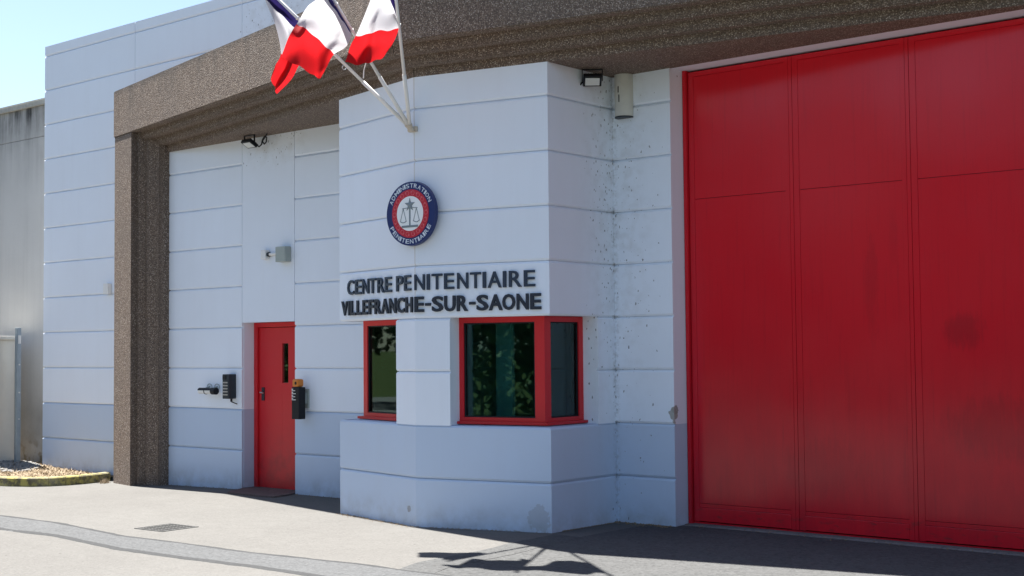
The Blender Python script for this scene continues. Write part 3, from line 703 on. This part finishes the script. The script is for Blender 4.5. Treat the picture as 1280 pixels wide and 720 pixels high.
for fi, d in enumerate(dirs):
    tip = PB0+d*1.80
    T = thing('flag', labs[fi], 'flag', tuple(PB0), 'flags fanned out from the bracket')
    bm = bmesh.new(); tube(bm, PB0+d*.01, PB0+d*.62, .0185, .0185, 14); tube(bm, PB0+d*.55, tip, .0155, .0135, 14); from_bm('pole', bm, M['pole'], T, True)
    bm = bmesh.new(); bmesh.ops.create_uvsphere(bm, u_segments=12, v_segments=8, radius=.026, matrix=Matrix.Translation(tip)); from_bm('finial', bm, M['pole'], T, True)
    ctl = []
    for r_, row in enumerate(GRD[fi]):
        t_ = 1.15+.30*r_; dep = (PB0+d*t_-CAM).dot(FWD); cr = []
        for (x, y, o_) in row: cr.append(at_depth(x, y, dep-o_))
        cr[0] = PB0+d*t_; ctl.append(cr)
    NU, NV = 22, 36; vs = []; fs = []; mi = []
    for i in range(NU+1):
        for j in range(NV+1):
            u, v = i/NU, j/NV
            p = crom([crom(c, v) for c in ctl], u)
            wv = min(1, v*3); p = p + FWD*(.034*wv*math.sin(u*9+v*4+fi*2.3+1.5*math.sin(v*5)) + .014*wv*math.sin(v*15-u*8+fi) + .03*wv*noise.noise((u*3, v*3, fi*5)) + .05*wv*(abs(math.sin(u*4.2+v*2.6+fi*1.1))-.6) + .03*wv*(abs(math.sin(v*6.5-u*3.1+fi*.7))-.6)) + Vector((0, 0, .006*wv*math.sin(u*19+v*9)))
            vs.append(p)
    for i in range(NU):
        for j in range(NV): fs.append((i*(NV+1)+j, i*(NV+1)+j+1, (i+1)*(NV+1)+j+1, (i+1)*(NV+1)+j)); mi.append(min(2, j*3//NV))
    me = bpy.data.meshes.new('cloth'); me.from_pydata([tuple(v) for v in vs], [], fs)
    o = link('cloth', me, [M['fblue'], M['fwhite'], M['fred']], T)
    for p, k in zip(me.polygons, mi): p.material_index = k; p.use_smooth = True
    bm = bmesh.new()
    for t_ in (1.16, 1.45, 1.74): tube(bm, PB0+d*(t_-.008), PB0+d*(t_+.008), .019, .019, 12)
    from_bm('ties', bm, M['pole'], T)
    if fi == 0:
        bm = bmesh.new(); c0 = PB0+d*.86
        for k in range(14):
            a, b = k*2*math.pi/14, (k+1)*2*math.pi/14; e1, e2 = d, Vector((0, 0, 1)).cross(d).normalized().cross(d)
            tube(bm, c0-Vector((0, 0, .035))+(e1*math.cos(a)+e2*math.sin(a))*.02, c0-Vector((0, 0, .035))+(e1*math.cos(b)+e2*math.sin(b))*.02, .004, .004, 6)
        from_bm('snap_ring', bm, M['steel'], T)
    if fi == 1:
        bm = bmesh.new(); p0 = PB0+d*.86; tube(bm, p0, p0+Vector((-.05, .0, -.12)), .004, .004, 6); tube(bm, p0+Vector((-.05, .0, -.12)), p0+Vector((-.055, 0, -.19)), .005, .005, 6); from_bm('tie_cord', bm, M['pole'], T)

# ================================================================== FITTINGS ON THE WALLS
def floodlight(loc, yaw, pitch, label, cable):
    T = thing('floodlight', label, 'floodlight', loc, 'floodlights under the brown soffit')
    mt = Matrix.Translation(loc) @ Matrix.Rotation(yaw, 4, 'Z') @ Matrix.Rotation(pitch, 4, 'X') @ Matrix.Scale(.78, 4)
    bm = bmesh.new(); bbox(bm, -.11, .11, -.025, .03, -.085, .085, mt, .006)
    for k in range(6): bbox(bm, -.08+.03*k, -.072+.03*k, .03, .048, -.07, .07, mt)
    from_bm('housing', bm, M['black'], T)
    bm = bmesh.new(); bbox(bm, -.085, .085, -.03, -.0255, -.06, .06, mt); from_bm('lens', bm, M['lens'], T)
    mt2 = Matrix.Translation(loc) @ Matrix.Rotation(yaw, 4, 'Z') @ Matrix.Scale(.78, 4)
    bm = bmesh.new(); bbox(bm, -.125, -.115, -.012, .012, -.01, .12, mt2); bbox(bm, .115, .125, -.012, .012, -.01, .12, mt2); bbox(bm, -.125, .125, -.012, .012, .1201, .13, mt2)
    from_bm('bracket', bm, M['black'], T)
    bm = bmesh.new()
    for a, b in zip(cable[:-1], cable[1:]): tube(bm, mt2 @ Vector(a), mt2 @ Vector(b), .008, .008, 8)
    from_bm('cable', bm, M['black'], T)
cab = [(.10, .04, 0), (.17, .05, -.06), (.23, .05, -.03), (.25, .05, .04), (.30, .05, .085), (.34, .06, .07), (.33, .06, .0), (.28, .06, -.03), (.24, .06, .02), (.30, .07, .09), (.33, .08, .13)]
floodlight((-12.80, 10.28, 4.155), R(0), R(62), 'black floodlight with looped cable under the soffit above the red door', cab)
floodlight((-7.45, 10.0, 4.155), R(40), R(56), 'black floodlight under the soffit beside the red gate', [(-.10, .04, 0), (-.15, .05, -.05), (-.2, .05, .0), (-.2, .05, .1)])

T = thing('duct_cover', 'stained white square duct hanging from the soffit in the corner by the gate', 'duct', (-7.40, 10.40, 3.85))
hp = [(-7.488, 10.458)] + [(-7.40-.088*math.cos(R(180)*k/14), 10.458-.03-.085*math.sin(R(180)*k/14)) for k in range(15)] + [(-7.312, 10.458)]
bm = bmesh.new(); prism(bm, hp, 3.86, 4.258); from_bm('duct', bm, M['duct'], T)
bm = bmesh.new(); prism(bm, hp, 3.846, 3.858); from_bm('end_cap', bm, M['charcoal'], T)
bm = bmesh.new(); bbox(bm, -7.405, -7.398, 10.338, 10.36, 4.08, 4.14); bbox(bm, -7.398, -7.391, 10.338, 10.36, 3.99, 4.06); from_bm('slot', bm, M['black'], T)

T = thing('junction_box', 'grey electrical box with a short pipe and small white sensor above the door', 'electrical box', (-12.5, 10.4, 2.8))
bm = bmesh.new(); bbox(bm, -12.42, -12.25, 10.36, 10.458, 2.715, 2.895, bev=.006); from_bm('box', bm, M['greybox'], T)
bm = bmesh.new(); bbox(bm, -12.735, -12.645, 10.395, 10.458, 2.765, 2.875, bev=.006); from_bm('sensor', bm, M['whiteplastic'], T)
bm = bmesh.new(); tube(bm, (-12.645, 10.435, 2.82), (-12.42, 10.435, 2.82), .018, .018, 14); from_bm('pipe', bm, M['pole'], T)
bm = bmesh.new(); tube(bm, (-12.645, 10.435, 2.82), (-12.612, 10.435, 2.82), .027, .027, 14); from_bm('gland', bm, M['charcoal'], T)

T = thing('intercom', 'dark metal intercom with keypad on the wall beside the red door'  , 'intercom', (-13.325, 10.40, 1.23))
bm = bmesh.new(); bbox(bm, -13.400, -13.275, 10.345, 10.458, 1.085, 1.385, bev=.006); from_bm('case', bm, M['charcoal'], T)
for r_ in range(5):
    for c_ in range(3):
        box('key', -13.380+c_*.032, -13.360+c_*.032, 10.336, 10.3445, 1.275-r_*.037, 1.292-r_*.037, M['keys'], T)
bm = bmesh.new(); bbox(bm, -13.390, -13.325, 10.338, 10.3445, 1.32, 1.37); from_bm('speaker_grille', bm, M['black'], T)
bm = bmesh.new(); tube(bm, (-13.295, 10.40, 1.085), (-13.295, 10.40, 1.05), .014, .014, 10); tube(bm, (-13.295, 10.40, 1.05), (-13.245, 10.45, 1.02), .006, .006, 8); from_bm('cable', bm, M['black'], T)

T = thing('wall_camera', 'small black and white tube camera lying level on the wall beside the intercom', 'camera', (-13.715, 10.36, 1.18))
ya = 10.375
bm = bmesh.new(); tube(bm, (-13.885, ya, 1.175), (-13.575, ya, 1.175), .036, .036, 20); from_bm('barrel', bm, M['whiteplastic'], T, False)
bm = bmesh.new()
for i in range(13):
    pass
N_ = 12
for x0, x1 in ((-13.890, -13.765), (-13.757, -13.635)):
    A = [bm.verts.new((x0, ya+.039*math.cos(t), 1.175+.039*math.sin(t))) for t in (R(18)+R(150)*i/N_ for i in range(N_+1))]
    B = [bm.verts.new((x1, v.co.y, v.co.z)) for v in A]
    for i in range(N_): bm.faces.new([A[i], A[i+1], B[i+1], B[i]])
from_bm('sunshield', bm, M['black'], T)
bm = bmesh.new(); tube(bm, (-13.635, ya, 1.175), (-13.56, ya, 1.175), .043, .043, 20); from_bm('end_cap', bm, M['black'], T)
bm = bmesh.new(); tube(bm, (-13.765, ya, 1.175), (-13.757, ya, 1.175), .042, .042, 20); from_bm('band', bm, M['black'], T)
for x in (-13.795, -13.645):
    bm = bmesh.new(); tube(bm, (x, ya, 1.20), (x, 10.458, 1.225), .010, .010, 8)
    for k in range(16):
        a, b = k*2*math.pi/16, (k+1)*2*math.pi/16
        tube(bm, (x+.048*math.cos(a), 10.452, 1.225+.036*math.sin(a)), (x+.048*math.cos(b), 10.452, 1.225+.036*math.sin(b)), .004, .004, 6)
    from_bm('mount', bm, M['greybox'], T)

T = thing('ashtray_bin', 'black wall ashtray bin with an orange top beside the red door', 'bin', (-11.98, 10.32, 1.1))
bm = bmesh.new(); bbox(bm, -12.055, -11.925, 10.295, 10.395, .875, 1.245, bev=.008); from_bm('body', bm, M['black'], T)
bm = bmesh.new(); bbox(bm, -12.052, -11.945, 10.298, 10.39, 1.246, 1.338, bev=.02); from_bm('top', bm, M['orange'], T)
bm = bmesh.new(); tube(bm, (-11.985, 10.302, 1.29), (-11.985, 10.295, 1.29), .016, .018, 14); from_bm('hole', bm, M['black'], T)
bm = bmesh.new()
for k in range(4): bbox(bm, -12.045, -11.99+.012*(k % 2), 10.289, 10.2948, 1.20-.035*k, 1.208-.035*k); bbox(bm, -12.045, -12.027, 10.289, 10.2948, 1.213-.035*k, 1.226-.035*k)
from_bm('printed_lines', bm, M['whiteplastic'], T)
bm = bmesh.new(); bbox(bm, -12.03, -11.93, 10.44, 10.4585, 1.0, 1.22); bbox(bm, -12.0, -11.95, 10.395, 10.44, 1.05, 1.18); from_bm('wall_plate', bm, M['greybox'], T)

T = box('wall_box', -16.07, -15.955, 10.40, 10.459, 2.455, 2.60, M['whiteplastic'], None, bev=.006); tag(T, 'small white box fixed to the white wall just beside the brown pier', 'electrical box')

# ================================================================== GROUND-LEVEL THINGS
T = thing('drain_grate', 'small square iron drain grate set in the pale asphalt', 'drain', (-10.85, 7.72, 0))
mt = Matrix.Translation((-10.85, 7.722, gz(-10.85))) @ Matrix.Rotation(R(2), 4, 'Z'); h = .212
bm = bmesh.new()
bbox(bm, -h, h, -h, -h+.022, -.05, .006, mt); bbox(bm, -h, h, h-.022, h, -.05, .006, mt); bbox(bm, -h, -h+.022, -h+.022, h-.022, -.05, .0055, mt); bbox(bm, h-.022, h, -h+.022, h-.022, -.05, .0055, mt)
from_bm('frame', bm, M['grate'], T)
for k in range(8):
    x = -h+.047+k*(2*h-.094)/7
    box('bar', x-.0085, x+.0085, -h+.022, h-.022, -.03, .0050, M['grate'], T, T=mt)
for k in range(4):
    y = -h+.085+k*(2*h-.17)/3
    box('cross_bar', -h+.022, h-.022, y-.007, y+.007, -.03, .0048, M['grate'], T, T=mt)
box('dark_plate', -h+.022, h-.022, -h+.022, h-.022, .0038, .0043, M['darkvoid'], T, T=mt)  # near-black plate over the asphalt, paints the shade of the hollow below

KB = thing('kerb', 'worn yellow painted kerb curving round the dry planting bed', 'kerb', (-16.2, 9.3, -.06))
for i in range(len(KP)-1):
    p, q = Vector(KP[i]), Vector(KP[i+1]); d = (q-p).normalized(); n = Vector((d.y, -d.x))    # inwards
    def nrm(k):
        a = Vector(KP[max(k-1, 0)]); b = Vector(KP[min(k+1, len(KP)-1)]); t = (b-a).normalized(); return Vector((t.y, -t.x))
    n0, n1 = nrm(i), nrm(i+1); p = p+d*.002; q = q-d*.002
    if i == 0: n0 = Vector((-1, 0))
    zt = gz(p.x)+.115
    vs = []
    for P, nn in ((p, n0), (q, n1)):
        if nn.x > 0: nn = -nn
        for off, z in ((0, -.25), (.006, zt-.015), (.022, zt), (.115, zt), (.12, -.25)): vs.append((*(P+nn*off), z))
    poly('kerb_stone', vs, [(0, 1, 2, 3, 4), (9, 8, 7, 6, 5)] + [(k, (k+1) % 5, 5+(k+1) % 5, 5+k) for k in range(5)], M['kerb'], KB)

T = thing('steel_post', 'galvanised square steel post standing in gravel before the grey wall', 'post', (-18.0, 10.26, .05))
bm = bmesh.new(); bbox(bm, -18.03, -17.965, 10.225, 10.29, -.1, 2.03, bev=.005); from_bm('post', bm, M['zinc'], T)
bm = bmesh.new(); bbox(bm, -17.964, -17.957, 10.235, 10.28, 1.80, 1.92); from_bm('latch_plate', bm, M['steel'], T)
bm = bmesh.new()
for z in (.72, 1.1, 1.5): tube(bm, (-17.966, 10.258, z), (-17.956, 10.258, z), .010, .012, 8)
from_bm('bolts', bm, M['steel'], T)
T = thing('utility_cabinet', 'off-white utility cabinet with a flat cap beside the steel post', 'cabinet', (-18.55, 10.1, .0))
bm = bmesh.new(); bbox(bm, -19.05, -18.245, 9.95, 10.35, -.1, 1.86, bev=.008); from_bm('case', bm, M['cabinet'], T)
bm = bmesh.new(); bbox(bm, -19.09, -18.205, 9.91, 10.39, 1.861, 1.915, bev=.006); from_bm('cap', bm, M['cabinet'], T)
bm = bmesh.new(); bbox(bm, -19.0, -18.3, 9.94, 9.949, .1, 1.75); from_bm('door', bm, M['cabinet'], T)

# dry grass litter on the bed, gravel round the post
random.seed(11); vs = []; fs = []
for k in range(15000):
    x = random.uniform(-21, -15.95); y = random.uniform(9.2, 10.44)
    if y < interp(-x, [15.83, 15.9, 16.05, 16.38, 16.9, 17.8, 24], [10.0, 9.66, 9.46, 9.32, 9.22, 9.16, 9.14]): continue
    if (x+18.0)**2/.5+(y-10.05)**2/.16 < 1 and random.random() < .85: continue
    a = random.uniform(0, 6.28); l = random.uniform(.025, .10); wd = random.uniform(.003, .009); z = bedz(x, y)
    up = random.uniform(0, .02) if random.random() < .8 else random.uniform(.02, .06)
    dx, dy = math.cos(a)*l, math.sin(a)*l; i = len(vs)
    vs += [(x-dy*wd/l, y+dx*wd/l, z+.004), (x+dy*wd/l, y-dx*wd/l, z+.008), (x+dx, y+dy, z+.006+up)]; fs.append((i, i+1, i+2))
tag(poly('dry_grass', vs, fs, M['straw'], recalc=False), 'dry straw-coloured grass litter covering the planting bed', 'dry grass', kind='stuff')
bm = bmesh.new()
for k in range(1100):
    a = random.uniform(0, 6.28); r_ = math.sqrt(random.random()); x = -18.0+.75*r_*math.cos(a); y = 10.02+.42*r_*math.sin(a); s = random.uniform(.012, .032)
    z = bedz(x, y)+s*.3; m_ = Matrix.Translation((x, y, z)) @ Matrix.Rotation(random.uniform(0, 6), 4, 'Z') @ Matrix.Diagonal((s*random.uniform(.8, 1.3), s*random.uniform(.7, 1), s*.7, 1))
    bmesh.ops.create_icosphere(bm, subdivisions=1, radius=1, matrix=m_)
tag(from_bm('gravel', bm, M['gravel']), 'pale gravel heaped round the foot of the steel post', 'gravel', kind='stuff')
# tufts of dry weed where kerb meets pier, grit along the wall foot
vs = []; fs = []
for cx, cy, n, hh in ((-15.62, 10.14, 60, .08), (-15.70, 10.2, 40, .07), (-15.58, 10.12, 30, .05)):
    for k in range(n):
        x = cx+random.gauss(0, .035); y = cy+random.gauss(0, .03); l = random.uniform(.3, 1)*hh; a = random.uniform(0, 6.28); i = len(vs); z = gz(x)
        vs += [(x-.004, y, z), (x+.004, y+.002, z), (x+.5*l*math.cos(a), y+.5*l*math.sin(a), z+l)]; fs.append((i, i+1, i+2))
tag(poly('dry_weeds', vs, fs, M['straw'], recalc=False), 'tuft of dry weeds at the foot of the brown pier', 'weeds', kind='stuff')
vs = []; fs = []
def grit(p, q, n, spread, smax):
    for k in range(n):
        t = random.random(); x = p[0]+(q[0]-p[0])*t; y = p[1]+(q[1]-p[1])*t - abs(random.gauss(0, spread)); s = random.uniform(.004, smax); i = len(vs); a = random.uniform(0, 6)
        z = gz(x)+.006
        vs.extend([(x+s*math.cos(a), y+s*math.sin(a), z), (x+s*math.cos(a+2.1), y+s*math.sin(a+2.1), z), (x+s*math.cos(a+4.2), y+s*math.sin(a+4.2), z+.002), (x, y, z+s*.8)])
        fs.extend([(i, i+1, i+3), (i+1, i+2, i+3), (i+2, i, i+3)])
grit((-7.75, 9.42), (-7.56, 10.40), 0, .05, .01)
grit((-7.54, 10.42), (-6.9, 10.42), 150, .06, .014); grit((-7.53, 9.6), (-7.50, 10.44), 130, .02, .012); grit((-10.3, 9.45), (-8.94, 9.13), 140, .04, .010); grit((-8.94, 9.14), (-7.56, 9.45), 90, .03, .010); grit((-6.9, 10.62), (-3, 10.62), 130, .05, .012); grit((-13, 10.44), (-10.4, 10.44), 80, .05, .010); grit((-14.6, 10.44), (-13.2, 10.44), 50, .04, .01)
M['litter'] = plain('leaf_litter', (.20, .14, .075), .9, var=.6, scale=60)
tag(poly('leaf_litter', vs, fs, M['litter'], recalc=False), 'crumbs of grit and dead leaf along the foot of the walls', 'litter', kind='stuff')

# ================================================================== TREES ACROSS THE ROAD (seen mirrored in the booth glass)
random.seed(5)
def make_tree():
    T = thing('broadleaf_tree', 'leafy green tree on the verge across the forecourt, mirrored in the booth glass', 'tree', (0, 0, 0), 'trees on the verge across the forecourt')
    bm = bmesh.new(); tube(bm, (0, 0, -.2), (.05, 0, 2.2), .22, .15, 10); tube(bm, (.05, 0, 2.2), (0, .1, 5.5), .15, .05, 8)
    for k in range(7):
        a = k*2.4; z = 2.0+k*.4; tube(bm, (.03, 0, z), (1.7*math.cos(a), 1.7*math.sin(a), z+1.5), .07, .02, 6)
    from_bm('trunk', bm, M['bark'], T)
    vs = []; fs = []
    cl = [(random.gauss(0, 1.25), random.gauss(0, 1.25), random.uniform(2.2, 6.6), random.uniform(.6, 1.15)) for _ in range(34)]
    for cx, cy, cz, cr in cl:
        for k in range(190):
            v = Vector((random.gauss(0, 1), random.gauss(0, 1), random.gauss(0, .8))).normalized()*cr*random.random()**.4; p = Vector((cx, cy, cz))+v
            a = Vector((random.gauss(0, 1), random.gauss(0, 1), random.gauss(0, 1))).normalized(); b = a.orthogonal().normalized(); s = random.uniform(.09, .18); i = len(vs)
            vs += [p+a*s, p+b*s*.6, p-a*s, p-b*s*.6]; fs.append((i, i+1, i+2, i+3))
    me = bpy.data.meshes.new('crown'); me.from_pydata([tuple(v) for v in vs], [], fs); link('crown', me, M['leaf'], T); return T
t0 = make_tree()
for i, (x, y, s, rz) in enumerate(((-20, -12, 1.25, 0), (-26, -13.5, 1.4, 1.3), (-14.5, -13, 1.1, 2.2), (-33, -11, 1.3, 3.3), (-38, -3, 1.35, 4.0), (-42, 4, 1.2, 5.2), (-10, -15, 1.3, .6))):
    if i == 0: o = t0
    else:
        o = t0.copy(); COL.objects.link(o)
        for ch in t0.children:
            c = ch.copy(); COL.objects.link(c); c.parent = o
    o.location = (x, y, -.16); o.scale = (s, s, s); o.rotation_euler = (0, 0, rz)

random.seed(21)
def hedge(pts, label):  # added out of view to hide the grass plane in the booth glass
    vs = []; fs = []; T = thing('added_hedge', label, 'hedge', (pts[0][0], pts[0][1], -.16), 'hedges added for the glass reflections')
    for (ax, ay), (bx, by) in zip(pts[:-1], pts[1:]):
        L = math.hypot(bx-ax, by-ay)
        for k in range(int(L*420)):
            t = random.random(); z = random.random()**.8*3.0; o_ = random.uniform(-.5, .5)*(1-.1*z)+.12*noise.noise((t*L*1.3, z, 2))
            p = Vector((ax+(bx-ax)*t-(by-ay)/L*o_, ay+(by-ay)*t+(bx-ax)/L*o_, z-.1+.15*noise.noise((t*L*.8, 0, 9))))
            a = Vector((random.gauss(0, 1), random.gauss(0, 1), random.gauss(0, 1))).normalized(); b = a.orthogonal().normalized(); q = random.uniform(.10, .19); i = len(vs)
            vs += [p+a*q, p+b*q*.6, p-a*q, p-b*q*.6]; fs.append((i, i+1, i+2, i+3))
    me = bpy.data.meshes.new('foliage'); me.from_pydata([tuple(v) for v in vs], [], fs); link('foliage', me, M['leaf'], T)
    bm = bmesh.new()
    for (ax, ay), (bx, by) in zip(pts[:-1], pts[1:]):
        n = int(math.hypot(bx-ax, by-ay)/1.2)
        for k in range(n): x = ax+(bx-ax)*k/n; y = ay+(by-ay)*k/n; tube(bm, (x, y, -.2), (x+random.uniform(-.1, .1), y, 1.6), .05, .02, 5)
    tag(from_bm('stems', bm, M['bark'], T), kind='stuff')
hedge([(-47, -8.4), (-4, -9.2)], 'long hedge, itself unseen, added to darken the reflections in the booth glass')
